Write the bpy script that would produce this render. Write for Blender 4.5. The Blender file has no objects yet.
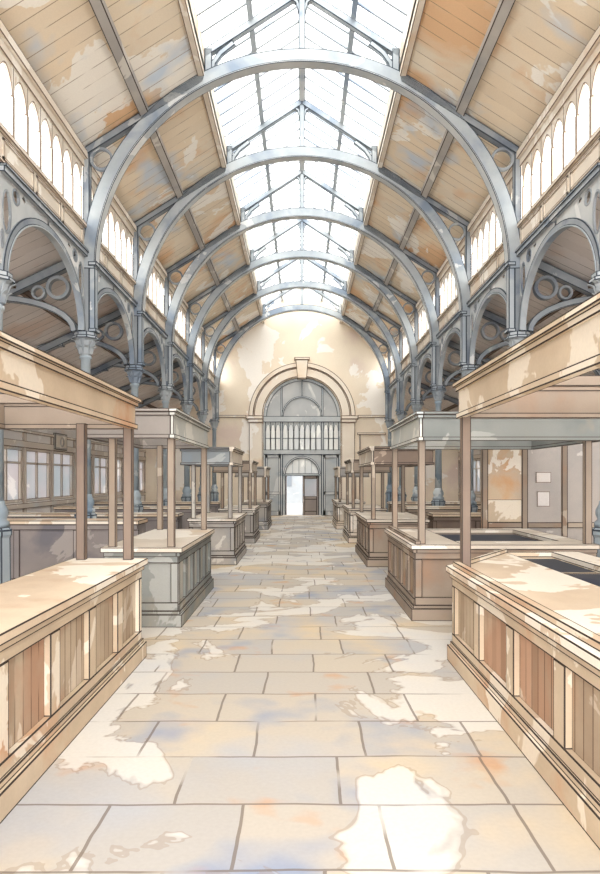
import bpy, bmesh, math, random
from mathutils import Vector, Matrix
random.seed(7)
S = bpy.context.scene
C = S.collection
PI = math.pi

# ------------------------------------------------------------------ camera, world, sun, exposure
F = 660.0
EYE = 1.8
cam_d = bpy.data.cameras.new('camera')
cam = bpy.data.objects.new('camera', cam_d)
C.objects.link(cam)
cam.location = (0, 0, EYE)
cam.rotation_euler = (PI / 2, 0, 0)
cam_d.sensor_width = 36.0
cam_d.lens = F / 874.0 * 36.0
cam_d.shift_x = -2 / 874.0
cam_d.shift_y = 41 / 874.0
cam_d.clip_end = 300
S.camera = cam

world = bpy.data.worlds.new('overcast_sky')
S.world = world
world.use_nodes = True
bg = world.node_tree.nodes['Background']
bg.inputs[0].default_value = (0.97, 0.985, 1.0, 1)
bg.inputs[1].default_value = 3.4

sun_d = bpy.data.lights.new('sun', 'SUN')
sun_d.energy = 6.0
sun_d.angle = math.radians(75)
sun_d.color = (1.0, 0.985, 0.97)
sun = bpy.data.objects.new('sun', sun_d)
C.objects.link(sun)
sun.rotation_euler = Vector((0.05, 0.86, -0.50)).to_track_quat('-Z', 'Y').to_euler()
sun.location = (0, -10, 20)

S.view_settings.view_transform = 'Standard'
S.view_settings.look = 'None'
S.view_settings.gamma = 1.0
S.view_settings.use_curve_mapping = False
S.view_settings.exposure = 0.3
S.cycles.max_bounces = 16
S.cycles.diffuse_bounces = 10
S.cycles.transparent_max_bounces = 16

# ------------------------------------------------------------------ materials
def lin(c):
    out = []
    for v in c:
        v = v / 255.0
        out.append(v / 12.92 if v <= 0.04045 else ((v + 0.055) / 1.055) ** 2.4)
    return (out[0], out[1], out[2], 1.0)

class NT:
    def __init__(s, name):
        s.m = bpy.data.materials.new(name)
        s.m.use_nodes = True
        s.t = s.m.node_tree
        s.t.nodes.clear()
        s.out = s.t.nodes.new('ShaderNodeOutputMaterial')
    def n(s, kind, **kw):
        nd = s.t.nodes.new(kind)
        for k, v in kw.items():
            setattr(nd, k, v)
        return nd
    def l(s, a, b):
        s.t.links.new(a, b)
    def val(s, sock, v):
        if hasattr(v, 'is_linked'):
            s.l(v, sock)
        else:
            sock.default_value = v
    def math(s, op, a, b=0.0):
        nd = s.n('ShaderNodeMath', operation=op)
        s.val(nd.inputs[0], a)
        s.val(nd.inputs[1], b)
        return nd.outputs[0]
    def mix(s, f, a, b, blend='MIX'):
        nd = s.n('ShaderNodeMix', data_type='RGBA', blend_type=blend)
        s.val(nd.inputs[0], f)
        s.val(nd.inputs[6], a)
        s.val(nd.inputs[7], b)
        return nd.outputs[2]
    def noise(s, vec, scale, detail=3.0, dist=0.0, rough=0.55):
        nd = s.n('ShaderNodeTexNoise')
        s.l(vec, nd.inputs['Vector'])
        nd.inputs['Scale'].default_value = scale
        nd.inputs['Detail'].default_value = detail
        nd.inputs['Roughness'].default_value = rough
        nd.inputs['Distortion'].default_value = dist
        return nd.outputs['Fac']
    def step(s, f, a, b):
        nd = s.n('ShaderNodeMapRange')
        s.val(nd.inputs[0], f)
        nd.inputs[1].default_value = a
        nd.inputs[2].default_value = b
        return nd.outputs[0]
    def offset(s, vec, o):
        nd = s.n('ShaderNodeVectorMath', operation='ADD')
        s.l(vec, nd.inputs[0])
        nd.inputs[1].default_value = o
        return nd.outputs[0]

def finish(N, col, rough=0.75, spec=0.15):
    b = N.n('ShaderNodeBsdfPrincipled')
    N.val(b.inputs['Base Color'], col)
    b.inputs['Roughness'].default_value = rough
    b.inputs['Specular IOR Level'].default_value = spec
    N.l(b.outputs[0], N.out.inputs[0])
    return N.m

def washes(N, pos, c1, c2, c3, c4, sc, amt3, amt4):
    """blotchy, hard-edged stains: c1/c2 soft variation, c3 pale patches, c4 coloured bloom"""
    a = N.step(N.noise(pos, sc * 0.9, 3.0), 0.36, 0.64)
    col = N.mix(a, lin(c1), lin(c2))
    b = N.noise(N.offset(pos, (13.1, 4.7, 9.2)), sc * 0.75, 4.0, 0.35)
    f4 = N.step(b, 0.66 - amt4, 0.80 - amt4)
    col = N.mix(f4, col, lin(c4))
    p = N.noise(N.offset(pos, (-7.3, 21.0, 3.3)), sc * 0.8, 5.0, 0.5)
    f3 = N.math('MULTIPLY', N.step(p, 0.68 - amt3, 0.69 - amt3), 0.8)
    col = N.mix(f3, col, lin(c3))
    g = N.step(N.noise(pos, 45.0, 2.0), 0.3, 0.7)
    col = N.mix(N.math('MULTIPLY', N.math('SUBTRACT', 1.0, g), 0.07), col, lin((110, 100, 95)))
    return col

def soft(c, k=0.30, up=0.10):
    g = 0.3 * c[0] + 0.59 * c[1] + 0.11 * c[2]
    return tuple(min(250, (v * (1 - k) + g * k) * (1 - up) + 250 * up) for v in c)
def wash(name, c1, c2, c3, c4=None, sc=1.0, amt3=0.10, amt4=0.12, plank=None, line=(120, 100, 85), rough=0.75, vary=0.16, bloom=None, k=0.30):
    N = NT(name)
    geo = N.n('ShaderNodeNewGeometry')
    pos = geo.outputs['Position']
    col = washes(N, pos, soft(c1, k), soft(c2, k), soft(c3, k), soft(c4 or c2, k * .7), sc, amt3, amt4)
    if bloom:
        bf = N.step(N.noise(N.offset(pos, (31.0, -8.0, 17.0)), sc * 0.9, 3.0, 0.2), 0.57, 0.70)
        col = N.mix(N.math('MULTIPLY', bf, 0.75), col, lin(bloom))
    if plank:
        axis, w, lw = plank
        sx = N.n('ShaderNodeSeparateXYZ')
        N.l(pos, sx.inputs[0])
        q = N.math('DIVIDE', sx.outputs['XYZ'.index(axis)], w)
        wn = N.n('ShaderNodeTexWhiteNoise', noise_dimensions='1D')
        N.l(N.math('FLOOR', q), wn.inputs['W'])
        col = N.mix(N.math('MULTIPLY', wn.outputs['Value'], vary), col, lin((125, 95, 70)))
        fr = N.math('FRACT', q)
        ln = N.math('LESS_THAN', fr, lw / w)
        brk = N.step(N.noise(pos, 1.6, 2.0), 0.38, 0.5)
        col = N.mix(N.math('MULTIPLY', N.math('MULTIPLY', ln, brk), 0.8), col, lin(line))
    return finish(N, col, rough)

M = {}
M['ink'] = finish(NT('dark_lining'), lin((74, 66, 62)), 0.9, 0.0)
M['ink_blue'] = finish(NT('dark_blue_lining'), lin((66, 72, 80)), 0.9, 0.0)
M['ink_soft'] = finish(NT('soft_brown_lining'), lin((116, 98, 86)), 0.9, 0.0)
M['iron'] = wash('blue_grey_iron', (136, 148, 158), (168, 176, 180), (206, 208, 206), (108, 126, 148), 1.1, 0.05, 0.14, rough=0.5)
M['iron_dark'] = wash('slate_iron', (112, 122, 132), (138, 146, 152), (160, 164, 166), (88, 100, 118), 1.6, 0.05, 0.14, rough=0.5)
M['iron_light'] = wash('pale_grey_iron', (168, 172, 172), (192, 193, 190), (216, 214, 208), (150, 160, 168), 1.2, 0.08, 0.12, rough=0.5)
M['roof'] = wash('ceiling_boards', (236, 208, 168), (232, 212, 180), (248, 242, 230), (230, 176, 122), 0.75, 0.13, 0.15, bloom=(186, 204, 222), k=0.26, plank=('Y', 0.30, 0.016), line=(142, 120, 100), vary=0.10)
M['aisle_roof'] = wash('aisle_ceiling_boards', (234, 220, 210), (226, 216, 210), (242, 232, 224), (226, 196, 176), 0.9, 0.06, 0.10, plank=('Y', 0.30, 0.016), line=(112, 96, 86), vary=0.12)
M['cream'] = wash('cream_painted_wood', (226, 208, 184), (214, 196, 172), (240, 230, 214), (214, 182, 148), 1.3, 0.10, 0.10)
M['plaster'] = wash('warm_plaster', (240, 218, 184), (232, 208, 174), (248, 240, 228), (224, 196, 176), 0.55, 0.12, 0.12)
M['stone'] = wash('dressed_stone', (236, 218, 192), (228, 206, 178), (246, 238, 226), (222, 190, 152), 0.8, 0.08, 0.10)
M['lilac'] = wash('lilac_plaster', (230, 220, 210), (220, 212, 208), (242, 236, 228), (224, 202, 180), 0.7, 0.12, 0.10)
M['shop_wood'] = wash('aisle_joinery', (214, 194, 172), (202, 184, 166), (232, 218, 200), (196, 198, 198), 0.9, 0.10, 0.12)
M['tan'] = wash('honey_wood', (214, 184, 144), (196, 166, 128), (238, 222, 196), (204, 146, 100), 1.5, 0.12, 0.12)
M['tan_plank'] = wash('honey_wood_boards', (206, 178, 140), (184, 156, 122), (232, 212, 182), (198, 146, 110), 1.6, 0.11, 0.14, plank=('Y', 0.115, 0.012), line=(92, 70, 54), vary=0.55)
M['tan_top'] = wash('honey_worktop', (222, 192, 154), (208, 174, 136), (246, 234, 214), (198, 154, 114), 1.6, 0.17, 0.10)
M['brown'] = wash('brown_wood', (156, 132, 108), (138, 116, 96), (192, 170, 144), (150, 112, 84), 1.4, 0.06, 0.12)
M['umber'] = wash('dark_umber_wood', (126, 100, 80), (112, 88, 72), (176, 148, 122), (110, 88, 78), 1.4, 0.05, 0.12)
M['taupe'] = wash('taupe_paint', (140, 128, 118), (122, 114, 108), (168, 156, 144), (112, 104, 102), 1.4, 0.05, 0.12)
M['sage'] = wash('grey_green_paint', (128, 132, 126), (106, 113, 110), (160, 160, 152), (150, 136, 112), 1.4, 0.08, 0.12)
M['sage_light'] = wash('pale_green_paint', (196, 196, 184), (178, 182, 174), (224, 220, 206), (168, 184, 192), 1.2, 0.10, 0.12)
M['sage_plank'] = wash('grey_green_panel', (186, 182, 168), (164, 164, 154), (212, 208, 194), (176, 156, 126), 1.6, 0.10, 0.12)
M['grey_wood'] = wash('weathered_grey_wood', (170, 160, 148), (150, 142, 134), (206, 198, 184), (134, 136, 138), 1.3, 0.08, 0.12)
M['pale_wood'] = wash('pale_wood', (216, 198, 174), (200, 182, 160), (238, 228, 212), (206, 176, 140), 1.3, 0.12, 0.10)
M['mauve'] = wash('mauve_grey_paint', (142, 128, 122), (124, 114, 114), (168, 154, 146), (104, 100, 108), 1.4, 0.05, 0.12)
M['slate'] = wash('dark_well_shade', (52, 52, 62), (44, 48, 60), (80, 78, 84), (34, 40, 60), 1.5, 0.04, 0.12)  # shade inside the stalls, put into a dark slate-blue colour
M['blue_shaft'] = wash('blue_painted_iron', (126, 146, 160), (146, 160, 168), (186, 194, 194), (98, 124, 148), 1.5, 0.08, 0.14, rough=0.5)
M['board'] = wash('ochre_notice_paper', (206, 172, 130), (196, 166, 134), (240, 230, 212), (208, 150, 96), 1.9, 0.15, 0.12)
M['board_grey'] = wash('grey_board', (186, 172, 160), (172, 162, 154), (216, 208, 198), (150, 146, 146), 1.6, 0.10, 0.12)
M['door_wood'] = wash('door_wood', (152, 132, 118), (136, 120, 110), (176, 158, 142), (120, 112, 112), 1.6, 0.04, 0.1)
M['slate_paint'] = wash('slate_blue_paint', (126, 134, 138), (112, 122, 128), (160, 164, 164), (110, 128, 146), 1.3, 0.06, 0.12)
M['screen_paint'] = wash('grey_blue_joinery', (182, 186, 184), (166, 172, 174), (208, 208, 204), (152, 164, 174), 1.2, 0.06, 0.1)
M['far_wall'] = wash('outside_render', (128, 132, 134), (112, 118, 122), (150, 150, 148), (120, 116, 110), 0.7, 0.1, 0.1)
M['far_pane'] = wash('outside_window', (92, 100, 108), (84, 92, 100), (110, 116, 120), (84, 92, 100), 0.7, 0.1, 0.1)
M['pavement'] = wash('outside_paving', (150, 148, 144), (140, 138, 136), (166, 164, 160), (138, 140, 142), 0.6, 0.1, 0.1)

def glass_mat(name, tint, clear):
    N = NT(name)
    t = N.n('ShaderNodeBsdfTransparent')
    t.inputs[0].default_value = lin(tint)
    g = N.n('ShaderNodeBsdfGlossy')
    g.inputs['Roughness'].default_value = 0.15
    d = N.n('ShaderNodeBsdfTranslucent')
    d.inputs[0].default_value = lin(tint)
    m1 = N.n('ShaderNodeMixShader')
    m1.inputs[0].default_value = clear
    N.l(d.outputs[0], m1.inputs[1])
    N.l(t.outputs[0], m1.inputs[2])
    m2 = N.n('ShaderNodeMixShader')
    m2.inputs[0].default_value = 0.03
    N.l(m1.outputs[0], m2.inputs[1])
    N.l(g.outputs[0], m2.inputs[2])
    N.l(m2.outputs[0], N.out.inputs[0])
    return N.m
M['glass'] = glass_mat('skylight_glass', (248, 248, 246), 0.85)
M['glass_dim'] = glass_mat('grey_glass', (205, 205, 205), 0.45)

def frosted(name, c1, c2, c3):
    N = NT(name)
    pos = N.n('ShaderNodeNewGeometry').outputs['Position']
    col = washes(N, pos, c1, c2, c3, c2, 0.9, 0.1, 0.1)
    b = N.n('ShaderNodeBsdfPrincipled')
    N.l(col, b.inputs['Base Color'])
    b.inputs['Roughness'].default_value = 0.35
    t = N.n('ShaderNodeBsdfTranslucent')
    N.l(col, t.inputs[0])
    m = N.n('ShaderNodeMixShader')
    m.inputs[0].default_value = 0.55
    N.l(b.outputs[0], m.inputs[1])
    N.l(t.outputs[0], m.inputs[2])
    N.l(m.outputs[0], N.out.inputs[0])
    return N.m
M['frost'] = frosted('frosted_lilac_glass', (204, 198, 198), (188, 192, 194), (226, 222, 218))
M['frost_pale'] = frosted('pale_ribbed_glass', (226, 224, 218), (214, 214, 212), (240, 238, 232))
M['frost_grey'] = frosted('dusty_grey_glass', (196, 194, 190), (182, 182, 180), (214, 212, 206))

def floor_mat():
    N = NT('stone_flags')
    pos = N.n('ShaderNodeNewGeometry').outputs['Position']
    wob = N.n('ShaderNodeTexNoise')
    N.l(pos, wob.inputs['Vector'])
    wob.inputs['Scale'].default_value = 1.3
    wob.inputs['Detail'].default_value = 3
    sub = N.n('ShaderNodeVectorMath', operation='SUBTRACT')
    N.l(wob.outputs['Color'], sub.inputs[0])
    sub.inputs[1].default_value = (0.5, 0.5, 0.5)
    scl = N.n('ShaderNodeVectorMath', operation='SCALE')
    N.l(sub.outputs[0], scl.inputs[0])
    scl.inputs['Scale'].default_value = 0.06
    add = N.n('ShaderNodeVectorMath', operation='ADD')
    N.l(pos, add.inputs[0])
    N.l(scl.outputs[0], add.inputs[1])
    br = N.n('ShaderNodeTexBrick', offset=0.42, offset_frequency=2, squash=1.25, squash_frequency=3)
    N.l(N.offset(add.outputs[0], (0.32, 0.08, 0)), br.inputs['Vector'])
    br.inputs['Scale'].default_value = 1.0
    br.inputs['Brick Width'].default_value = 0.74
    br.inputs['Row Height'].default_value = 0.62
    br.inputs['Mortar Size'].default_value = 0.009
    br.inputs['Mortar Smooth'].default_value = 0.0
    br.inputs['Bias'].default_value = 0.0
    br.inputs['Color1'].default_value = (0, 0, 0, 1)
    br.inputs['Color2'].default_value = (1, 1, 1, 1)
    br.inputs['Mortar'].default_value = (0.5, 0.5, 0.5, 1)
    sep = N.n('ShaderNodeSeparateColor')
    N.l(br.outputs['Color'], sep.inputs[0])
    slab = sep.outputs[0]
    base = N.mix(slab, lin((196, 184, 166)), lin((176, 172, 168)))
    # ochre and grey-blue washes
    a = N.step(N.noise(N.offset(pos, (3, 8, 0)), 0.55, 4.0, 0.3), 0.50, 0.62)
    base = N.mix(N.math('MULTIPLY', a, 0.65), base, lin((216, 192, 154)))
    b = N.step(N.noise(N.offset(pos, (-4, 2, 5)), 0.6, 4.0, 0.3), 0.50, 0.64)
    base = N.mix(N.math('MULTIPLY', b, 0.7), base, lin((174, 176, 182)))
    bl = N.step(N.noise(N.offset(pos, (9.4, -3.3, 1)), 0.9, 3.0), 0.57, 0.70)
    base = N.mix(N.math('MULTIPLY', bl, 0.75), base, lin((132, 148, 176)))
    og = N.step(N.noise(N.offset(pos, (-12, 6.1, 2)), 1.5, 3.0), 0.61, 0.72)
    base = N.mix(N.math('MULTIPLY', og, 0.6), base, lin((200, 146, 98)))
    # pale worn patches with hard outlines
    p = N.noise(N.offset(pos, (5.5, 17, 0)), 0.66, 5.0, 0.6)
    base = N.mix(N.math('MULTIPLY', N.step(p, 0.525, 0.54), 0.72), base, lin((220, 216, 209)))
    rim = N.math('MULTIPLY', N.math('GREATER_THAN', p, 0.518), N.math('LESS_THAN', p, 0.527))
    base = N.mix(N.math('MULTIPLY', rim, 0.35), base, lin((150, 130, 112)))
    brk = N.step(N.noise(pos, 1.1, 2.0), 0.36, 0.46)
    base = N.mix(N.math('MULTIPLY', N.math('MULTIPLY', br.outputs['Fac'], brk), 0.75), base, lin((112, 100, 90)))
    g = N.step(N.noise(pos, 38.0, 2.0), 0.3, 0.7)
    base = N.mix(N.math('MULTIPLY', N.math('SUBTRACT', 1.0, g), 0.08), base, lin((120, 110, 100)))
    return finish(N, base, 0.8, 0.1)
M['floor'] = floor_mat()

# ------------------------------------------------------------------ mesh helpers
class MB:
    def __init__(s):
        s.b = bmesh.new()
    def box(s, x0, x1, y0, y1, z0, z1):
        if x0 > x1: x0, x1 = x1, x0
        if y0 > y1: y0, y1 = y1, y0
        if z0 > z1: z0, z1 = z1, z0
        v = [s.b.verts.new(p) for p in ((x0,y0,z0),(x1,y0,z0),(x1,y1,z0),(x0,y1,z0),(x0,y0,z1),(x1,y0,z1),(x1,y1,z1),(x0,y1,z1))]
        for f in ((0,3,2,1),(4,5,6,7),(0,1,5,4),(1,2,6,5),(2,3,7,6),(3,0,4,7)):
            s.b.faces.new([v[i] for i in f])
        return s
    def prism(s, pts, plane, a, b):
        """pts 2-D polygon; plane 'xz' extrudes along y, 'yz' along x, 'xy' along z"""
        def P(u, w, t):
            return {'xz': (u, t, w), 'yz': (t, u, w), 'xy': (u, w, t)}[plane]
        A = [s.b.verts.new(P(u, w, a)) for u, w in pts]
        B = [s.b.verts.new(P(u, w, b)) for u, w in pts]
        n = len(pts)
        fs = [s.b.faces.new(A), s.b.faces.new(list(reversed(B)))]
        for i in range(n):
            j = (i + 1) % n
            fs.append(s.b.faces.new((A[j], A[i], B[i], B[j])))
        bmesh.ops.recalc_face_normals(s.b, faces=fs)
        return s
    def band(s, line, half, plane, a, b, closed=False):
        """a strip of width 2*half along a 2-D line, extruded from a to b"""
        n = len(line)
        L, R = [], []
        for i in range(n):
            if closed:
                p, q = line[i - 1], line[(i + 1) % n]
            else:
                p, q = line[max(0, i - 1)], line[min(n - 1, i + 1)]
            dx, dy = q[0] - p[0], q[1] - p[1]
            d = math.hypot(dx, dy) or 1
            nx, ny = -dy / d * half, dx / d * half
            L.append((line[i][0] + nx, line[i][1] + ny))
            R.append((line[i][0] - nx, line[i][1] - ny))
        def P(u, w, t):
            return {'xz': (u, t, w), 'yz': (t, u, w), 'xy': (u, w, t)}[plane]
        V = [[s.b.verts.new(P(u, w, t)) for u, w in seq] for seq, t in ((L, a), (R, a), (R, b), (L, b))]
        fs = []
        for i in range(n if closed else n - 1):
            j = (i + 1) % n
            for k in range(4):
                m = (k + 1) % 4
                fs.append(s.b.faces.new((V[k][i], V[k][j], V[m][j], V[m][i])))
        if not closed:
            fs.append(s.b.faces.new([V[k][0] for k in range(4)]))
            fs.append(s.b.faces.new([V[k][-1] for k in (3, 2, 1, 0)]))
        bmesh.ops.recalc_face_normals(s.b, faces=fs)
        return s
    def lathe(s, prof, cx, cy, seg=20):
        rings = []
        for r, z in prof:
            rings.append([s.b.verts.new((cx + r * math.cos(2 * PI * i / seg), cy + r * math.sin(2 * PI * i / seg), z)) for i in range(seg)])
        for A, B in zip(rings, rings[1:]):
            for i in range(seg):
                j = (i + 1) % seg
                s.b.faces.new((A[i], A[j], B[j], B[i]))
        s.b.faces.new(list(reversed(rings[0])))
        s.b.faces.new(rings[-1])
        return s
    def holed(s, outer, holes, plane, a, b):
        """flat plate with holes, extruded from a to b"""
        def P(u, w, t):
            return {'xz': (u, t, w), 'yz': (t, u, w), 'xy': (u, w, t)}[plane]
        t = bmesh.new()
        edges = []
        for loop in [outer] + holes:
            vs = [t.verts.new(P(u, w, a)) for u, w in loop]
            for i in range(len(vs)):
                edges.append(t.edges.new((vs[i], vs[(i + 1) % len(vs)])))
        r = bmesh.ops.triangle_fill(t, edges=edges, use_beauty=True)
        fs = [g for g in r['geom'] if isinstance(g, bmesh.types.BMFace)]
        e = bmesh.ops.extrude_face_region(t, geom=fs, use_keep_orig=True)
        d = {'xz': (0, b - a, 0), 'yz': (b - a, 0, 0), 'xy': (0, 0, b - a)}[plane]
        bmesh.ops.translate(t, verts=[g for g in e['geom'] if isinstance(g, bmesh.types.BMVert)], vec=d)
        bmesh.ops.recalc_face_normals(t, faces=t.faces[:])
        me = bpy.data.meshes.new('temporary')
        t.to_mesh(me); t.free()
        s.b.from_mesh(me)
        bpy.data.meshes.remove(me)
        return s
    def lines(s, w):
        """dark lining along every edge of every flat face (second material slot)"""
        b = s.b
        b.faces.ensure_lookup_table()
        b.normal_update()
        seen = set()
        regs = []
        for f in b.faces[:]:
            if f in seen: continue
            st, reg = [f], []
            seen.add(f)
            while st:
                g = st.pop(); reg.append(g)
                for e in g.edges:
                    for h in e.link_faces:
                        if h not in seen and g.normal.dot(h.normal) > 0.86:
                            seen.add(h); st.append(h)
            regs.append(reg)
        for reg in regs:
            rs = set(reg)
            area = sum(f.calc_area() for f in reg)
            per = sum(e.calc_length() for f in reg for e in f.edges if not all(x in rs for x in e.link_faces))
            if per <= 0 or 2 * area / per < 2.6 * w: continue
            r = bmesh.ops.inset_region(b, faces=reg, thickness=w, use_even_offset=True, use_boundary=True)
            for f in r['faces']:
                f.material_index = 1
        return s
    def build(s, name, mat, parent=None, line=0.0, ink='ink', smooth=False):
        if line: s.lines(line)
        if parent is not None:
            bmesh.ops.transform(s.b, matrix=parent_matrix(parent).inverted(), verts=s.b.verts[:])
        me = bpy.data.meshes.new(name)
        s.b.to_mesh(me); s.b.free()
        me.materials.append(M[mat])
        if line: me.materials.append(M[ink])
        if smooth:
            for p in me.polygons: p.use_smooth = True
        o = bpy.data.objects.new(name, me)
        C.objects.link(o)
        if parent is not None: o.parent = parent
        return o

def parent_matrix(o):
    m = Matrix.LocRotScale(o.location, o.rotation_euler, None)
    while o.parent is not None:
        o = o.parent
        m = Matrix.LocRotScale(o.location, o.rotation_euler, None) @ m
    return m
def thing(name, label, cat, loc, group=None):
    o = bpy.data.objects.new(name, None)
    C.objects.link(o)
    o.empty_display_size = 0.2
    o.location = loc
    tag(o, label, cat, group)
    return o
def tag(o, label, cat, group=None):
    o['label'] = label
    o['category'] = cat
    if group: o['group'] = group
    return o
def struct(o):
    o['kind'] = 'structure'
    return o
def sroot(name, loc):
    o = bpy.data.objects.new(name, None)
    C.objects.link(o)
    o.location = loc
    return struct(o)
def dup(root, loc, rz=0.0, label=None):
    r = root.copy(); C.objects.link(r)
    r.location = loc; r.rotation_euler = (0, 0, rz)
    if label: r['label'] = label
    for ch in list(root.children):
        c = ch.copy(); C.objects.link(c); c.parent = r
        for g in list(ch.children):
            d = g.copy(); C.objects.link(d); d.parent = c
    return r
def arc(cx, cz, rx, rz, a0, a1, n):
    return [(cx + rx * math.cos(math.radians(a0 + (a1 - a0) * i / n)), cz + rz * math.sin(math.radians(a0 + (a1 - a0) * i / n))) for i in range(n + 1)]
def lancet(c, a, zs, h, n=6):
    """pointed arch head from left springing to right springing, half width a, rise h"""
    L = []
    for i in range(n + 1):
        t = i / n
        ang = math.radians(90 * t)
        L.append((c - a * math.cos(ang) ** 1.25, zs + h * math.sin(ang)))
    return L + [(2 * c - u, w) for u, w in reversed(L[:-1])]
NW = [0]
def window_name():
    NW[0] += 1
    return 'window_%d' % NW[0]
NTR = [0]
def trim_name():
    NTR[0] += 1
    return 'trim_%d' % NTR[0]

# ------------------------------------------------------------------ main dimensions
Y0, SP = 12.2, 3.58                     # first roof arch and bay length
YK = [Y0 + SP * k for k in range(6)]
WALL, OUT, END = 4.0, 7.5, 31.5
NEAR = Y0 - SP
ROOF0 = Y0 - 5 * SP

# ------------------------------------------------------------------ setting
struct(MB().box(-OUT - .3, OUT + .3, ROOF0 - .5, END + .45, -0.12, 0).build('floor', 'floor'))
struct(MB().box(-9, 9, END + .46, 60, -0.14, -0.02).build('ground', 'pavement'))

# sloping board ceilings of the nave and of the aisles
for side, sx in (('left', -1), ('right', 1)):
    p = [(sx * 4.22, 7.76), (sx * 1.80, 9.30), (sx * 1.80, 9.42), (sx * 4.22, 7.90)]
    struct(MB().prism(p, 'xz', ROOF0, END).build('ceiling_' + side, 'roof'))
    p = [(sx * 4.22, 5.93), (sx * 7.6, 4.33), (sx * 7.6, 4.43), (sx * 4.22, 6.03)]
    struct(MB().prism(p, 'xz', ROOF0, END).build('ceiling_aisle_' + side, 'aisle_roof'))
    # purlin and kerb
    b = MB()
    b.prism([(sx * 2.97, 8.44), (sx * 2.83, 8.53), (sx * 2.83, 8.69), (sx * 2.97, 8.60)], 'xz', ROOF0, END)
    struct(b.build(trim_name(), 'grey_wood', line=0.014))
    b = MB()
    b.box(sx * 1.80, sx * 1.92, ROOF0, END, 9.18, 9.34)
    b.box(sx * 1.80, sx * 1.88, ROOF0, END, 9.34, 9.74)
    struct(b.build(trim_name(), 'cream', line=0.014, ink='ink_soft'))
    b = MB()
    for xx in (5.3, 6.4):
        zz = 5.96 - (xx - 4.16) * 0.474
        b.box(sx * (xx - .05), sx * (xx + .05), ROOF0, END, zz - .14, zz - 0.02)
    struct(b.build(trim_name(), 'umber', line=0.012))

# upper walls: frieze of panels, sill, cornice
for side, sx in (('left', -1), ('right', 1)):
    b = MB()
    b.box(sx * WALL, sx * (WALL + .16), ROOF0, END, 5.985, 6.40)
    b.box(sx * (WALL + .16), sx * (WALL + .26), ROOF0, END, 5.99, 6.12)
    b.box(sx * (WALL - .05), sx * (WALL + .2), ROOF0, END, 6.40, 6.47)
    b.box(sx * (WALL), sx * (WALL + .16), ROOF0, END, 7.52, 7.80)
    b.box(sx * (WALL - .06), sx * (WALL + .1), ROOF0, END, 7.66, 7.80)
    b.box(sx * (WALL - .04), sx * (WALL + .1), ROOF0, END, 5.985, 6.03)
    for k in range(-5, 5):
        ya = Y0 + SP * k
        for j in range(3):
            c = ya + .14 + (SP - .28) * (j + .5) / 3
            for (u0, u1, z0, z1) in ((-.5, .5, 6.06, 6.10), (-.5, .5, 6.31, 6.35), (-.5, -.46, 6.06, 6.35), (.46, .5, 6.06, 6.35)):
                b.box(sx * (WALL - .018), sx * WALL, c + u0, c + u1, z0, z1)
    struct(b.build('wall_upper_' + side, 'cream', line=0.012, ink='ink_soft'))

# clerestory: one window of seven lancets per bay and side
for side, sx in (('left', -1), ('right', 1)):
    for k in range(-5, 5):
        ya = Y0 + SP * k + .12
        w = (SP - .24) / 7
        root = sroot(window_name(), (sx * WALL, ya + SP / 2 - .12, 6.47))
        b = MB()
        for j in range(7):
            c = ya + (j + .5) * w
            head = lancet(c, w / 2 - .028, 7.12, .33)
            b.prism([(c - w / 2, 7.12)] + head + [(c + w / 2, 7.12), (c + w / 2, 7.53), (c - w / 2, 7.53)], 'yz', sx * (WALL + .03), sx * (WALL + .07))
            b.box(sx * (WALL + .02), sx * (WALL + .07), c - w / 2, c - w / 2 + .028, 6.47, 7.12)
            b.box(sx * (WALL + .02), sx * (WALL + .07), c + w / 2 - .028, c + w / 2, 6.47, 7.12)
        b.build('window_frame', 'cream', root, line=0.01, ink='ink_soft')
        MB().box(sx * (WALL + .055), sx * (WALL + .063), ya, ya + SP - .24, 6.47, 7.50).build('pane', 'glass', root)

# skylight: a raised ridge lantern, one window per bay
ys = [Y0 + SP * k for k in range(-5, 0)] + YK
for k in range(len(ys) - 1):
    ya, yb = ys[k], ys[k + 1] if k < len(ys) - 2 else END
    root = sroot(window_name(), (0, (ya + yb) / 2, 9.75))
    for sx in (-1, 1):
        p = [(sx * 1.84, 9.74), (sx * 0.02, 10.92), (sx * 0.02, 10.93), (sx * 1.84, 9.75)]
        MB().prism(p, 'xz', ya, yb).build('pane', 'glass', root)
    b = MB()
    n = 8
    for j in range(1, n):
        yy = ya + (yb - ya) * j / n
        for sx in (-1, 1):
            b.prism([(sx * 1.84, 9.69), (sx * 0.02, 10.87), (sx * 0.02, 10.91), (sx * 1.84, 9.73)], 'xz', yy - .022, yy + .022)
    for sx in (-1, 1):
        b.prism([(sx * 0.99, 10.20), (sx * 0.90, 10.26), (sx * 0.90, 10.34), (sx * 0.99, 10.28)], 'xz', ya, yb)
    b.build('glazing_bar', 'iron', root)
b = MB().box(-.07, .07, ROOF0, END, 10.78, 10.93)
struct(b.build(trim_name(), 'iron_light', line=0.014, ink='ink_blue'))

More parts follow.
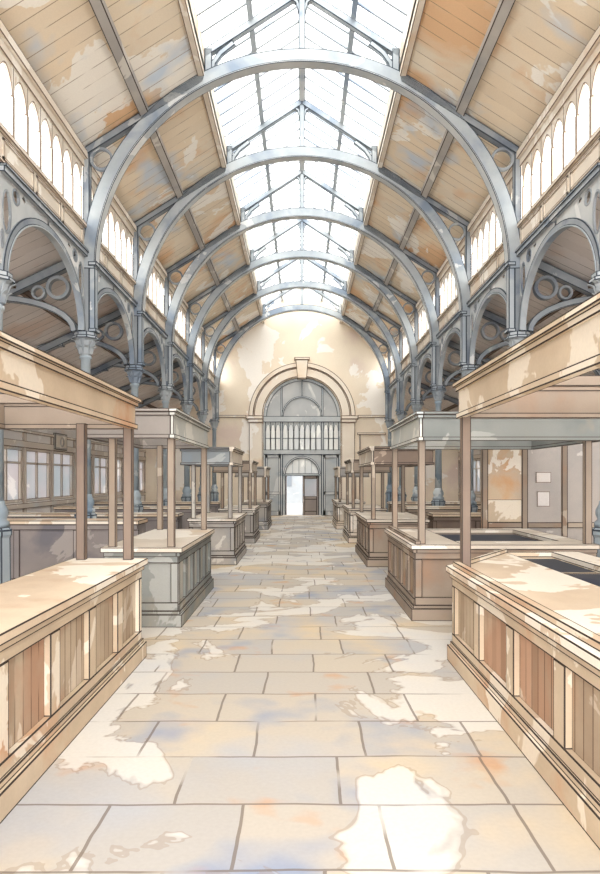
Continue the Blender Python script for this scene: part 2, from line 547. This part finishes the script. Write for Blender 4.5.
# outer aisle walls with shopfront joinery
for side, sx in (('left', -1), ('right', 1)):
    b = MB()
    b.box(sx * OUT, sx * (OUT + .2), ROOF0, END, 0, 1.15)
    b.box(sx * OUT, sx * (OUT + .2), ROOF0, END, 2.62, 4.5)
    n = 19
    for j in range(n + 1):
        yy = ROOF0 + (END - ROOF0) * j / n
        b.box(sx * OUT, sx * (OUT + .2), yy - .1, yy + .1, 1.15, 2.62)
    struct(b.build('wall_' + side, 'lilac'))
    b = MB()
    for (za, zb, d) in ((0, .16, .06), (.98, 1.12, .06), (2.62, 2.80, .05), (3.02, 3.10, .06)):
        b.box(sx * (OUT - d), sx * OUT, ROOF0, END, za, zb)
    for j in range(n + 1):
        yy = ROOF0 + (END - ROOF0) * j / n
        b.box(sx * (OUT - .04), sx * OUT, yy - .09, yy + .09, .16, 3.02)
    struct(b.build(trim_name(), 'shop_wood', line=0.012, ink='ink_soft'))
    for j in range(0, n):
        ya, yb = ROOF0 + (END - ROOF0) * j / n + .1, ROOF0 + (END - ROOF0) * (j + 1) / n - .1
        root = sroot(window_name(), (sx * OUT, (ya + yb) / 2, 1.15))
        MB().box(sx * (OUT + .08), sx * (OUT + .1), ya, yb, 1.15, 2.62).build('pane', 'frost', root)
        f = MB()
        f.box(sx * (OUT + .0), sx * (OUT + .08), ya, yb, 1.15, 1.23).box(sx * OUT, sx * (OUT + .08), ya, yb, 2.54, 2.62)
        f.box(sx * OUT, sx * (OUT + .08), ya, ya + .07, 1.23, 2.54).box(sx * OUT, sx * (OUT + .08), yb - .07, yb, 1.23, 2.54)
        f.box(sx * (OUT + .02), sx * (OUT + .08), (ya + yb) / 2 - .03, (ya + yb) / 2 + .03, 1.23, 2.54)
        f.box(sx * (OUT + .02), sx * (OUT + .08), ya + .07, yb - .07, 2.18, 2.23)
        f.build('window_frame', 'shop_wood', root, line=0.01, ink='ink_soft')

# end wall with its great arched opening
AX, AS, AR = 1.85, 4.75, 1.85
pts = [(-OUT - .2, 0), (-AX, 0), (-AX, AS)] + arc(0, AS, AR, AR, 180, 0, 32)[1:-1] + [(AX, AS), (AX, 0), (OUT + .2, 0), (OUT + .2, 4.5), (4.2, 6.05), (4.2, 7.85), (1.84, 9.36), (1.84, 9.74), (0, 10.93), (-1.84, 9.74), (-1.84, 9.36), (-4.2, 7.85), (-4.2, 6.05), (-OUT - .2, 4.5)]
struct(MB().prism(pts, 'xz', END, END + .45).build('wall_end', 'plaster'))
# archivolt rings, imposts, pilasters, string course
b = MB()
b.band(arc(0, AS, 2.08, 2.08, 0, 180, 40), .20, 'xz', END - .10, END)
struct(b.build(trim_name(), 'stone', line=0.03, ink='ink_soft'))
b = MB()
b.band(arc(0, AS, 2.43, 2.43, 0, 180, 40), .11, 'xz', END - .16, END)
struct(b.build(trim_name(), 'stone', line=0.03, ink='ink_soft'))
for sx in (-1, 1):
    b = MB()
    b.box(sx * 1.86, sx * 2.66, END - .22, END, 4.60, 4.76)
    b.box(sx * 1.86, sx * 2.58, END - .18, END, 4.44, 4.60)
    b.box(sx * 1.88, sx * 2.52, END - .08, END, .35, 4.44)
    b.box(sx * 1.86, sx * 2.58, END - .14, END, 0, .35)
    struct(b.build(trim_name(), 'stone', line=0.028, ink='ink_soft'))
    b = MB()
    b.box(sx * 2.66, sx * 4.0, END - .08, END, 4.68, 4.80)
    if sx > 0:
        b.box(2.62, 4.0, END - .10, END, 3.86, 3.96)
        b.box(2.72, 2.80, END - .06, END, .4, 3.86)
    struct(b.build(trim_name(), 'stone', line=0.028, ink='ink_soft'))
b = MB().prism([(-.22, 6.52), (.22, 6.52), (.30, 7.40), (-.30, 7.40)], 'xz', END - .26, END + .1)
b.box(-.36, .36, END - .3, END, 7.40, 7.52)
struct(b.build(trim_name(), 'stone', line=0.03, ink='ink_soft'))

# screen in the arch: tympanum, arcaded lights, side panels, door surround
root = sroot(window_name(), (0, END + .25, 3.0))
ya, yb = END + .14, END + .30
b = MB()
b.band(arc(0, AS, 1.77, 1.77, 0, 180, 32), .08, 'xz', ya, yb)
b.box(-1.85, 1.85, ya - .06, yb, 4.48, 4.76)
b.box(-1.85, 1.85, ya - .06, yb, 2.92, 3.16)
for x in (-1.80, -.98, .98, 1.80):
    b.box(x - .05, x + .05, ya, yb, 0, 4.5)
for x in (-.98, .98):
    b.box(x - .045, x + .045, ya, yb, 4.76, 6.2)
b.box(-.04, .04, ya, yb, 5.72, 6.5)
b.band(arc(0, 4.76, .93, .93, 0, 180, 24), .04, 'xz', ya, yb)
b.build('window_frame', 'screen_paint', root, line=0.022, ink='ink_blue')
t = [(-1.75, 4.76)] + [(x, z) for x, z in arc(0, AS, 1.75, 1.75, 179, 1, 28)] + [(1.75, 4.76)]
MB().prism(t, 'xz', ya + .07, ya + .09).build('pane', 'frost_grey', root)
b = MB()
for (xa, xb, n) in ((-1.75, -1.03, 3), (-.93, .93, 7), (1.03, 1.75, 3)):
    w = (xb - xa) / n
    for j in range(n):
        c = xa + (j + .5) * w
        b.prism([(c - w / 2, 4.08)] + lancet(c, w / 2 - .03, 4.08, .30) + [(c + w / 2, 4.08), (c + w / 2, 4.5), (c - w / 2, 4.5)], 'xz', ya + .02, ya + .1)
        b.box(c - w / 2 - .022, c - w / 2 + .022, ya + .02, ya + .1, 3.16, 4.08)
        b.box(c + w / 2 - .022, c + w / 2 + .022, ya + .02, ya + .1, 3.16, 4.08)
    b.box(xa, xb, ya + .03, ya + .09, 3.68, 3.72)
b.build('lancet_bars', 'screen_paint', root, line=0.012, ink='ink_blue')
MB().box(-1.76, 1.76, ya + .05, ya + .06, 3.16, 4.5).build('pane', 'frost_pale', root)
for sx in (-1, 1):
    b = MB().box(sx * 1.03, sx * 1.75, ya + .04, yb - .04, 0, 2.92)
    b.build('side_panel', 'screen_paint', root)
    b = MB()
    for (u0, u1, z0, z1) in ((1.03, 1.75, 2.76, 2.92), (1.03, 1.75, 1.0, 1.14), (1.03, 1.75, 0, .22), (1.03, 1.13, 0, 2.92), (1.65, 1.75, 0, 2.92)):
        b.box(sx * u0, sx * u1, ya, ya + .05, z0, z1)
    b.build('panel_frame', 'iron_light', root, line=0.018, ink='ink_blue')
# door surround with fanlight, one leaf shut and one leaf open
root = sroot('door_1', (0, END + .2, 0))
b = MB()
ds = 1.96
b.prism([(-.93, ds)] + arc(0, ds, .78, .78, 180, 0, 24) + [(.93, ds), (.93, 2.92), (-.93, 2.92)], 'xz', ya - .02, yb)
b.box(-.93, -.80, ya - .04, yb, 0, ds)
b.box(.80, .93, ya - .04, yb, 0, ds)
b.box(-.93, .93, ya - .05, yb, ds - .06, ds + .06)
b.band(arc(0, ds, .84, .84, 0, 180, 24), .05, 'xz', ya - .07, ya + .02)
b.build('door_frame', 'screen_paint', root, line=0.022, ink='ink_blue')
b = MB()
for x in (-.45, -.15, .15, .45):
    b.box(x - .018, x + .018, ya + .04, ya + .1, ds + .05, ds + math.sqrt(.78 ** 2 - x * x))
b.build('fanlight_bars', 'screen_paint', root)
MB().prism(arc(0, ds, .79, .79, 180, 0, 24), 'xz', ya + .06, ya + .07).build('fanlight_pane', 'frost_pale', root)
leaf = MB()
leaf.box(.03, .13, ya + .06, ya + .12, 0.02, 1.9).box(.70, .80, ya + .06, ya + .12, 0.02, 1.9)
leaf.box(.13, .70, ya + .06, ya + .12, 1.76, 1.9).box(.13, .70, ya + .06, ya + .12, .78, .92).box(.13, .70, ya + .06, ya + .12, .02, .2)
leaf.box(.13, .70, ya + .08, ya + .11, .2, .78)
lf = leaf.build('door_leaf', 'door_wood', root, line=0.018)
MB().box(.13, .70, ya + .085, ya + .095, .92, 1.76).build('door_pane', 'frost', lf)
MB().lathe([(.012, 0.96), (.03, .98), (.03, 1.02), (.012, 1.04)], .08, ya + .03, 10).build('door_knob', 'iron_dark', lf)
leaf = MB().box(-.80, -.75, yb + .02, yb + .76, 0.02, 1.9)
leaf.build('door_leaf', 'door_wood', root, line=0.018)
MB().box(-.93, .93, ya - .25, yb, 0, .02).build('threshold', 'stone', root)

# ------------------------------------------------------------------ iron roof arches
ORD = ['nearest', 'second nearest', 'third nearest', 'fourth nearest', 'fifth nearest', 'farthest']
def make_arch(y):
    root = thing('roof_arch', 'iron roof arch', 'roof arch', (0, y, 4.45), 'iron arches spanning the hall')
    c = 5.65
    b = MB().band(arc(0, c, 3.93, 3.93, 0, 180, 56), .12, 'xz', y - .08, y + .08)
    rib = b.build('arch_rib', 'iron', root, line=0.016, ink='ink_blue')
    b = MB().band(arc(0, c, 3.80, 3.80, 2, 178, 56), .016, 'xz', y - .11, y + .11)
    b.build('flange', 'iron_light', rib, line=0.012, ink='ink_blue')
    for sx in (-1, 1):
        b = MB()
        b.box(sx * 3.91, sx * 4.03, y - .07, y + .07, 4.48, 7.84)
        b.build('wall_post', 'iron_dark', root, line=0.016, ink='ink_blue')
        b = MB()
        b.box(sx * 3.80, sx * 3.91, y - .08, y + .08, 4.48, 5.66)
        b.box(sx * 3.77, sx * 3.92, y - .11, y + .11, 5.70, 5.77)
        b.box(sx * 3.77, sx * 3.92, y - .11, y + .11, 4.48, 4.55)
        b.build('arch_leg', 'iron', root, line=0.016, ink='ink_blue')
        b = MB().prism([(sx * 3.99, 7.73), (sx * 3.99, 7.88), (sx * 1.82, 9.26), (sx * 1.82, 9.09)], 'xz', y - .08, y + .08)
        b.build('rafter', 'iron_dark', root, line=0.016, ink='ink_blue')
        b = MB().band(arc(sx * 3.70, 7.685, .19, .19, 0, 345, 23), .022, 'xz', y - .04, y + .04, closed=True)
        b.build('ring_brace', 'iron_dark', root)
        # lantern frame above the arch
        b = MB()
        b.prism([(sx * 1.80, 9.54), (sx * 1.80, 9.70), (0, 10.87), (0, 10.71)], 'xz', y - .06, y + .06)
        b.box(sx * 1.66, sx * 1.79, y - .06, y + .06, 9.05, 9.70)
        b.band([(sx * 1.68, 9.26), (sx * 1.63, 9.46), (sx * 1.50, 9.64), (sx * 1.26, 9.83)], .045, 'xz', y - .045, y + .045)
        b.build('lantern_rafter', 'iron', root, line=0.014, ink='ink_blue')
    b = MB().box(-.06, .06, y - .05, y + .05, 9.70, 10.8)
    for sx in (-1, 1):
        b.band([(sx * .04, 10.40), (sx * .09, 10.58), (sx * .22, 10.66)], .03, 'xz', y - .045, y + .045)
    b.build('king_post', 'iron', root, line=0.012, ink='ink_blue')
    return root
a0 = make_arch(YK[0])
for k, y in enumerate(YK):
    r = a0 if k == 0 else dup(a0, (0, y, 4.45))
    r['label'] = 'blue-grey iron arch spanning the hall under the skylight, %s of six' % ORD[k]

# ------------------------------------------------------------------ iron columns
def make_column(x, y):
    root = thing('iron_column', 'iron column', 'column', (x, y, 0), 'cast iron columns of the arcades')
    b = MB()
    b.lathe([(.23, 0), (.23, .20), (.20, .24), (.19, 1.02), (.21, 1.06), (.21, 1.12), (.17, 1.16)], x, y, 8)
    b.build('pedestal', 'blue_shaft', root, line=0.014, ink='ink_blue')
    b = MB().lathe([(.17, 1.16), (.17, 1.22), (.13, 1.26), (.155, 1.32), (.155, 1.38), (.115, 1.46), (.11, 1.5)], x, y, 20)
    b.build('base', 'blue_shaft', root, smooth=True)
    b = MB().lathe([(.100, 1.5), (.086, 3.98), (.11, 4.0), (.11, 4.04), (.088, 4.06)], x, y, 20)
    b.build('shaft', 'blue_shaft', root, smooth=True)
    b = MB().lathe([(.088, 4.06), (.10, 4.14), (.125, 4.24), (.165, 4.33), (.18, 4.37)], x, y, 16)
    for i in range(8):
        a = 2 * PI * i / 8 + PI / 8
        ca, sa = math.cos(a), math.sin(a)
        for (r0, z0, r1, z1, w) in ((.095, 4.08, .125, 4.19, .034), (.125, 4.19, .18, 4.225, .03), (.125, 4.2, .165, 4.32, .04), (.165, 4.32, .235, 4.35, .034)):
            vs = []
            for (r_, z_, t_) in ((r0, z0, .02), (r1, z1, .02)):
                for (dw, dr) in ((-w, 0), (w, 0), (w, t_), (-w, t_)):
                    vs.append(b.b.verts.new((x + ca * (r_ + dr) - sa * dw, y + sa * (r_ + dr) + ca * dw, z_)))
            for f in ((0, 1, 5, 4), (1, 2, 6, 5), (2, 3, 7, 6), (3, 0, 4, 7), (3, 2, 1, 0), (4, 5, 6, 7)):
                b.b.faces.new([vs[q] for q in f])
    b.build('capital', 'iron', root)
    b = MB()
    b.prism([(x + .235 * math.cos(PI / 8 + i * PI / 4), y + .235 * math.sin(PI / 8 + i * PI / 4)) for i in range(8)], 'xy', 4.36, 4.41)
    b.prism([(x + .205 * math.cos(PI / 8 + i * PI / 4), y + .205 * math.sin(PI / 8 + i * PI / 4)) for i in range(8)], 'xy', 4.41, 4.48)
    b.build('abacus', 'iron', root, line=0.012, ink='ink_blue')
    return root
c0 = make_column(-WALL, NEAR)
for side, sx in (('left', -1), ('right', 1)):
    for k in range(-1, 6):
        loc = (sx * WALL, Y0 + SP * k, 0)
        r = c0 if (sx < 0 and k < 0) else dup(c0, loc)
        if k < 0:
            r['label'] = 'cast iron column at the very %s edge of the picture, mostly out of view' % side
        else:
            r['label'] = 'blue-grey cast iron column carrying the %s %s roof arch' % (side + ' end of the', ORD[k])

# ------------------------------------------------------------------ arcade arches between the columns
def ell(cy, cz, ry, rz, n=16):
    return [(cy + ry * math.cos(2 * PI * i / n), cz + rz * math.sin(2 * PI * i / n)) for i in range(n)]
def make_arcade(x, ym, sx):
    root = thing('arcade_arch', 'arcade arch', 'arcade arch', (x, ym, 4.48), 'iron arcade arches between the columns')
    a, h, zc = 1.60, 1.22, 4.48
    L = arc(ym, zc, a, h, 0, 180, 32)
    rib = MB().band(L, .05, 'yz', x - .042, x + .042).build('arch_rib', 'iron_dark', root, line=0.014, ink='ink_blue')
    MB().band(arc(ym, zc, a - .058, h - .058, 0, 180, 32), .010, 'yz', x - .054, x + .054).build('moulding', 'iron', rib)
    for s in (-1, 1):
        e = SP / 2 - .11
        up = arc(ym, zc, a + .03, h + .03, 8, 88, 16) if s > 0 else arc(ym, zc, a + .03, h + .03, 172, 92, 16)
        outer = up + [(ym + s * .06, 5.88), (ym + s * e, 5.88), (ym + s * e, up[0][1])]
        holes = [(s * 1.49, 5.40, .125, .29), (s * 1.20, 5.715, .11, .10), (s * 1.625, 4.99, .04, .12), (s * .92, 5.795, .07, .04)]
        b = MB().holed(outer, [ell(ym + q[0], q[1], q[2], q[3]) for q in holes], 'yz', x - .008, x + .008)
        sp = b.build('spandrel', 'iron_light', root)
        b = MB()
        for q in holes[:3]:
            b.band(ell(ym + q[0], q[1], q[2], q[3]), .016, 'yz', x - .016, x + .016, closed=True)
        b.build('ring', 'iron_dark', sp)
    b = MB().box(x - .07, x + .07, ym - SP / 2 + .10, ym + SP / 2 - .10, 5.86, 5.97)
    b.box(x - .095, x + .095, ym - SP / 2 + .10, ym + SP / 2 - .10, 5.93, 5.97)
    b.build('top_beam', 'iron', root, line=0.012, ink='ink_blue')
    return root
g0 = make_arcade(-WALL, NEAR + SP / 2, -1)
for side, sx in (('left', -1), ('right', 1)):
    for k in range(6):
        loc = (sx * WALL, NEAR + SP / 2 + SP * k, 4.48)
        r = g0 if (sx < 0 and k == 0) else dup(g0, loc)
        r['label'] = 'pierced iron arcade arch along the %s side of the hall, %s of six' % (side, ORD[k])

# ------------------------------------------------------------------ aisle trusses
def make_truss(y):
    x = -WALL
    root = thing('aisle_truss', 'aisle truss', 'roof truss', (x, y, 4.48), 'iron trusses of the aisle roofs')
    zz = lambda q: 5.93 - (q - 4.16) * 0.474
    MB().prism([(-4.12, zz(4.12) - .02), (-4.12, zz(4.12) - .20), (-7.48, zz(7.48) - .20), (-7.48, zz(7.48) - .02)], 'xz', y - .08, y + .08).build('rafter', 'iron_dark', root, line=0.014, ink='ink_blue')
    L = [(-4.20, 4.5)] + [(-4.20 - 1.5 * (1 - math.cos(math.radians(t))) , 4.5 + .62 * math.sin(math.radians(t))) for t in range(10, 91, 10)]
    MB().band(L, .055, 'xz', y - .07, y + .07).build('brace', 'iron_dark', root, line=0.012, ink='ink_blue')
    L = [(-7.44, 3.3)] + [(-7.44 + 1.74 * (1 - math.cos(math.radians(t))), 3.3 + 1.70 * math.sin(math.radians(t))) for t in range(10, 91, 10)]
    MB().band(L, .055, 'xz', y - .07, y + .07).build('brace', 'iron_dark', root, line=0.012, ink='ink_blue')
    MB().band(ell(-4.50, 5.31, .19, .19, 20), .03, 'xz', y - .06, y + .06, closed=True).build('ring_brace', 'iron_dark', root)
    MB().band(ell(-4.86, 5.22, .11, .11, 16), .022, 'xz', y - .05, y + .05, closed=True).build('ring_brace', 'iron_dark', root)
    return root
t0 = make_truss(YK[0])
for side, sx in (('left', -1), ('right', 1)):
    for k, y in enumerate(YK[:5]):
        r = t0 if (sx < 0 and k == 0) else dup(t0, (sx * WALL, y, 4.48), 0 if sx < 0 else PI)
        r['label'] = 'dark iron truss with round rings under the %s aisle roof, %s of five' % (side, ORD[k] if k < 4 else 'farthest')

# ------------------------------------------------------------------ market stalls
def make_stall(label, sx, xf, y0, y1, W, zc, zb, zt, Wc, mats, npan, well=False, back_post=True, near_end=True, lw=0.008, hang=.06, fr=.80, er=.42, ef=.42, slant=0.0, co=.05, posts='nfNF', recess=.0):
    """xf: inner face distance from the centre line; y0 near end, y1 far end; W counter depth;
    zc worktop height; zb, zt canopy underside and top; Wc canopy depth"""
    mb, mp, mt, mpost, mf, me = mats          # body, panel, top, post, front fascia, end fascia
    X = lambda d: sx * (xf + d)
    root = thing('market_stall', label, 'market stall', (X(W / 2), (y0 + y1) / 2, 0), 'wooden market stalls along the hall')
    zt_c = zc - .06
    # body: solid runs, left open for the shade-coloured bed when there is a well
    b = MB()
    def ring(b, o, z0, z1):
        # ring of runs around the shade-coloured bed; the far end may run on a slant
        q = y1 + o + slant
        f0 = -o if o > 0 else .055
        b.prism([(X(f0), y0 - o), (X(fr), y0 - o), (X(fr), q), (X(f0), y1 + o)], 'xy', z0, z1)
        b.box(X(fr), X(W + min(o, .02)), y0 - o, y0 + er, z0, z1)
        b.box(X(fr), X(W + min(o, .02)), q - ef, q, z0, z1)
        b.box(X(W - .3), X(W + min(o, .02)), y0 + er, q - ef, z0, z1)
    if well:
        ring(b, -.03, .14, zt_c)
    else:
        b.box(X(.045), X(W - .03), y0 + .03, y1 - .03, .14, zt_c)
    b.build('counter_body', mb, root)
    b = MB()
    b.box(X(-.05), X(W), y0 - .05, y1 + .05, 0, .15)
    b.box(X(-.025), X(W - .02), y0 - .025, y1 + .025, .15, .19)
    b.build('plinth', mb, root, line=lw)
    # front framing and boarded panels
    zp0, zp1 = .27, zt_c - .13
    fr_ = MB()
    fr_.box(X(-.012), X(.04), y0, y1, .19, zp0)
    fr_.box(X(-.012), X(.04), y0, y1, zp1, zt_c)
    pitch = (y1 - y0) / npan
    st = min(.08, pitch * .12)
    for j in range(npan + 1):
        yy = y0 + pitch * j
        fr_.box(X(-.012), X(.04), max(y0, yy - st), min(y1, yy + st), zp0, zp1)
    fr_.build('panel_frame', mb, root, line=lw)
    for j in range(npan):
        ya, yb = y0 + pitch * j + st, y0 + pitch * (j + 1) - st
        MB().box(X(.034), X(.05), ya - .01, yb + .01, zp0 - .01, zp1 + .01).build('panel', mp, root)
    # near and far end framing
    for (yy, s) in ((y0, -1), (y1, 1)):
        e = MB()
        n = 1 if W < 1.3 else 2
        ya, yb = yy + s * .012, yy - s * .03
        e.box(X(.0), X(W), ya, yb, .19, zp0 + .02).box(X(.0), X(W), ya, yb, zp1, zt_c)
        for j in range(n + 1):
            xx = W * j / n
            e.box(X(max(0, xx - .09)), X(min(W, xx + .09)), ya, yb, zp0 + .02, zp1)
        e.build('end_frame', mb, root, line=lw)
    # worktop with a moulded lip
    b = MB()
    if well:
        ring(b, hang, zt_c, zc)
    else:
        b.box(X(-hang), X(W + .03), y0 - hang, y1 + hang, zt_c, zc)
    top = b.build('worktop', mt, root, line=lw)
    b = MB()
    b.box(X(-.03), X(.02), y0 - .03, y1 + .03, zt_c - .05, zt_c)
    b.box(X(.02), X(W), y0 - .03, y0 + .02, zt_c - .05, zt_c)
    b.build('lip_moulding', mb, root, line=lw * .8)
    if well:
        b = MB()
        b.box(X(.0), X(.07), y0 - .02, y1 + .02, zc, zc + .045)
        b.prism([(X(.07), y1 - .06), (X(fr), y1 + slant - .06), (X(fr), y1 + slant + .02), (X(.07), y1 + .02)], 'xy', zc, zc + .045)
        b.build('raised_edge', mb, top, line=lw)
        MB().box(X(fr), X(W - .3), y0 + er, y1 + slant - ef, .5, zc - .07).build('well_shade_bed', 'slate', root)  # added dark block standing in for the shadowed floor inside the stall
    # posts
    pw = .043
    where = {'n': (X(co + .045), y0 + .06), 'f': (X(co + .045), y1 - .06), 'N': (X(W - .09), y0 + .06), 'F': (X(W - .09), y1 - .06)}
    spots = [where[q] for q in posts]
    for (px, py) in spots:
        z0 = zc + (.045 if well and abs(px) < xf + .1 and False else 0)
        b = MB().box(px - pw, px + pw, py - pw, py + pw, z0, zb + .02)
        b.build('post', mpost, root, line=lw)
    # canopy: fascia boards with cornice and bead
    ya, yb = y0 - .03, y1 + .03
    boards = [('fascia', mf, (co, co + .04, ya, yb)), ('fascia', me, (co + .04, Wc, ya, ya + .04)), ('fascia', me, (co + .04, Wc, yb - .04, yb)), ('fascia', me, (Wc - .04, Wc, ya + .04, yb - .04))]
    for nm, mt_, (u0, u1, v0, v1) in boards:
        MB().box(X(u0), X(u1), v0, v1, zb, zt).build(nm, mt_, root, line=lw)
    b, b2 = MB(), MB()
    for (o, z0, z1) in ((.05, zt, zt + .04), (.025, zt - .045, zt), (.02, zb - .03, zb + .02)):
        b.box(X(co - o), X(co + .05), ya - o, yb + o, z0, z1)
        b2.box(X(co + .05), X(Wc + o), ya - o, ya + .05, z0, z1)
        b2.box(X(co + .05), X(Wc + o), yb - .05, yb + o, z0, z1)
    b2.box(X(Wc - .05), X(Wc + .02), ya + .05, yb - .05, zb - .03, zb + .02)
    b.build('cornice', mf, root, line=lw)
    b2.build('cornice', me, root, line=lw)
    b = MB()
    nj = max(2, int((yb - ya) / .9))
    for j in range(1, nj):
        yy = ya + (yb - ya) * j / nj
        b.box(X(co + .04), X(Wc - .04), yy - .03, yy + .03, zt - .12, zt - .03)
    b.build('canopy_joists', me, root, line=lw)
    return root

T = ('tan', 'tan_plank', 'tan_top', 'umber', 'tan', 'brown')
make_stall('honey wood stall filling the lower left corner, nearest on the left', -1, 1.62, 2.0, 6.62, .66, .99, 2.32, 2.56, 1.40, T, 6, co=.06)
make_stall('honey wood stall with painted inner shade in lower right corner, nearest on the right', 1, 1.49, 2.0, 6.50, 1.75, .93, 2.42, 2.70, 1.9,
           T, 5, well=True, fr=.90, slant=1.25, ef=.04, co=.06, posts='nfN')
make_stall('grey-green panelled stall, second from the viewer on the left', -1, 1.50, 8.0, 10.8, .90, .96, 2.31, 2.60, 1.15,
           ('sage', 'sage_plank', 'pale_wood', 'brown', 'sage_light', 'taupe'), 5)
make_stall('brown stall with green-grey canopy and painted inner shade, second from the viewer on the right', 1, 1.43, 8.36, 10.9, 2.3, .96, 2.30, 2.60, 2.4,
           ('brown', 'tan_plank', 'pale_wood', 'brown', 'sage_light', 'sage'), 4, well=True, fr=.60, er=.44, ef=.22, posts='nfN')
make_stall('stall with slate-grey canopy end, third from the viewer on the left', -1, 1.40, 13.7, 16.0, .95, .96, 2.10, 2.40, 1.1,
           ('grey_wood', 'tan_plank', 'pale_wood', 'grey_wood', 'cream', 'slate_paint'), 4, lw=.012)
make_stall('brown stall with ochre canopy front, third from the viewer on the right', 1, 1.36, 13.4, 16.2, 1.2, .96, 2.10, 2.40, 1.3,
           ('brown', 'pale_wood', 'pale_wood', 'brown', 'pale_wood', 'umber'), 4, lw=.012)
make_stall('small pale stall, fourth from the viewer on the left', -1, 1.34, 18.2, 20.3, .95, .96, 1.98, 2.24, 1.1,
           ('grey_wood', 'pale_wood', 'pale_wood', 'brown', 'pale_wood', 'brown'), 3, lw=.014)
make_stall('small brown stall, fourth from the viewer on the right', 1, 1.33, 18.3, 20.8, 1.0, .96, 1.98, 2.28, 1.1,
           ('pale_wood', 'cream', 'pale_wood', 'brown', 'pale_wood', 'brown'), 3, lw=.014)
make_stall('farthest stall on the left, beside the arched screen', -1, 1.22, 23.0, 25.8, .95, .96, 1.86, 2.16, 1.1,
           ('grey_wood', 'pale_wood', 'pale_wood', 'brown', 'pale_wood', 'grey_wood'), 3, lw=.016)
make_stall('farthest stall on the right, beside the brown door leaf', 1, 1.24, 23.2, 26.2, .95, .96, 1.86, 2.16, 1.1,
           ('pale_wood', 'cream', 'pale_wood', 'brown', 'cream', 'grey_wood'), 3, lw=.016)

# ------------------------------------------------------------------ low counters across the aisles
def back_counter(label, sx, x0, x1, y, zc, body):
    X = lambda d: sx * d
    root = thing('back_counter', label, 'counter', (X((x0 + x1) / 2), y + .3, 0), 'low counters across the aisles')
    MB().box(X(x0 + .03), X(x1 - .03), y + .03, y + .57, 0, zc - .07).build('counter_body', body, root, line=.012)
    MB().box(X(x0), X(x1), y - .02, y + .62, zc - .07, zc).build('worktop', 'tan_top', root, line=.012)
    b = MB()
    n = max(2, round((x1 - x0) / 1.1))
    for j in range(n + 1):
        xx = x0 + .06 + (x1 - x0 - .12) * j / n
        b.box(X(xx - .05), X(xx + .05), y, y + .03, .1, zc - .16)
    b.box(X(x0 + .03), X(x1 - .03), y, y + .03, zc - .16, zc - .07).box(X(x0 + .03), X(x1 - .03), y, y + .03, 0, .1)
    b.build('panel_frame', body, root, line=.01)
    return root
names = ['first', 'second', 'third', 'fourth']
for k in range(4):
    yy = Y0 + SP * k - 1.05
    back_counter('long low counter with mauve-grey front across the left aisle, %s from the viewer' % names[k], -1, 2.75, 6.9, yy, 1.08 if k == 0 else 1.0, 'mauve')
for k in range(1, 4):
    yy = Y0 + SP * k - 1.05
    back_counter('long low brown counter across the right aisle, %s from the viewer' % names[k - 1], 1, 2.9, 6.9, yy, 1.0, 'umber' if k == 1 else 'brown')

# ------------------------------------------------------------------ boarded screen behind the right stalls
root = thing('partition_screen', 'tall panelled screen with ochre and grey panels behind the right-hand stalls', 'screen', (4.2, 11.65, 0))
xs = [3.22, 3.92, 4.62, 5.5]
b = MB()
for x in xs:
    b.box(x - .05, x + .05, 11.60, 11.70, 0, 2.47)
b.box(xs[0] - .05, xs[-1] + .05, 11.59, 11.71, 2.47, 2.57)
for xa, xb in zip(xs, xs[1:]):
    b.box(xa + .05, xb - .05, 11.605, 11.695, .92, 1.02)
b.build('screen_frame', 'brown', root, line=.012)
for j, m in enumerate(('board', 'board_grey', 'board_grey')):
    p = MB().box(xs[j] + .05, xs[j + 1] - .05, 11.64, 11.66, .1, 2.47).build('panel', m, root)
    if j == 0: p['label'] = 'ochre panel with a pale worn patch'
MB().box(3.27, 3.87, 11.62, 11.64, 1.02, 1.42).build('lower_panel', 'tan', root, line=.008)
b = MB()
b.box(4.12, 4.38, 11.61, 11.64, 1.72, 1.90)
b.build('paper_notice', 'lilac', root, line=.008, ink='ink_soft')
MB().box(4.14, 4.36, 11.61, 11.64, 1.3, 1.56).build('paper_notice', 'lilac', root, line=.008, ink='ink_soft')

# small framed plaque on the left aisle wall
root = thing('wall_plaque', 'small framed plaque with a round motif high on left aisle wall', 'plaque', (-7.44, 20.3, 2.9))
b = MB().box(-7.46, -7.40, 19.8, 20.8, 2.66, 3.16)
b.build('plaque_frame', 'grey_wood', root, line=.02)
MB().box(-7.40, -7.385, 19.88, 20.72, 2.73, 3.09).build('plaque_face', 'pale_wood', root)
MB().band(ell(20.3, 2.9, .13, .13, 20), .02, 'yz', -7.385, -7.36, closed=True).build('plaque_ring', 'grey_wood', root)

# building across the street, seen through the open door
root = thing('building', 'pale grey building outside, glimpsed through the open door', 'building', (0, 50, 0))
MB().box(-8, 8, 48, 52, -.02, 6.5).build('wall', 'far_wall', root)
for x in (-5.2, -3.2, -1.2, .9, 3.0, 5.0):
    w = MB().box(x - .45, x + .45, 47.96, 48.0, 1.2, 2.9).build('window', 'far_pane', root)
MB().box(-8.1, 8.1, 47.8, 48.0, 3.4, 3.7).build('ledge', 'far_wall', root)
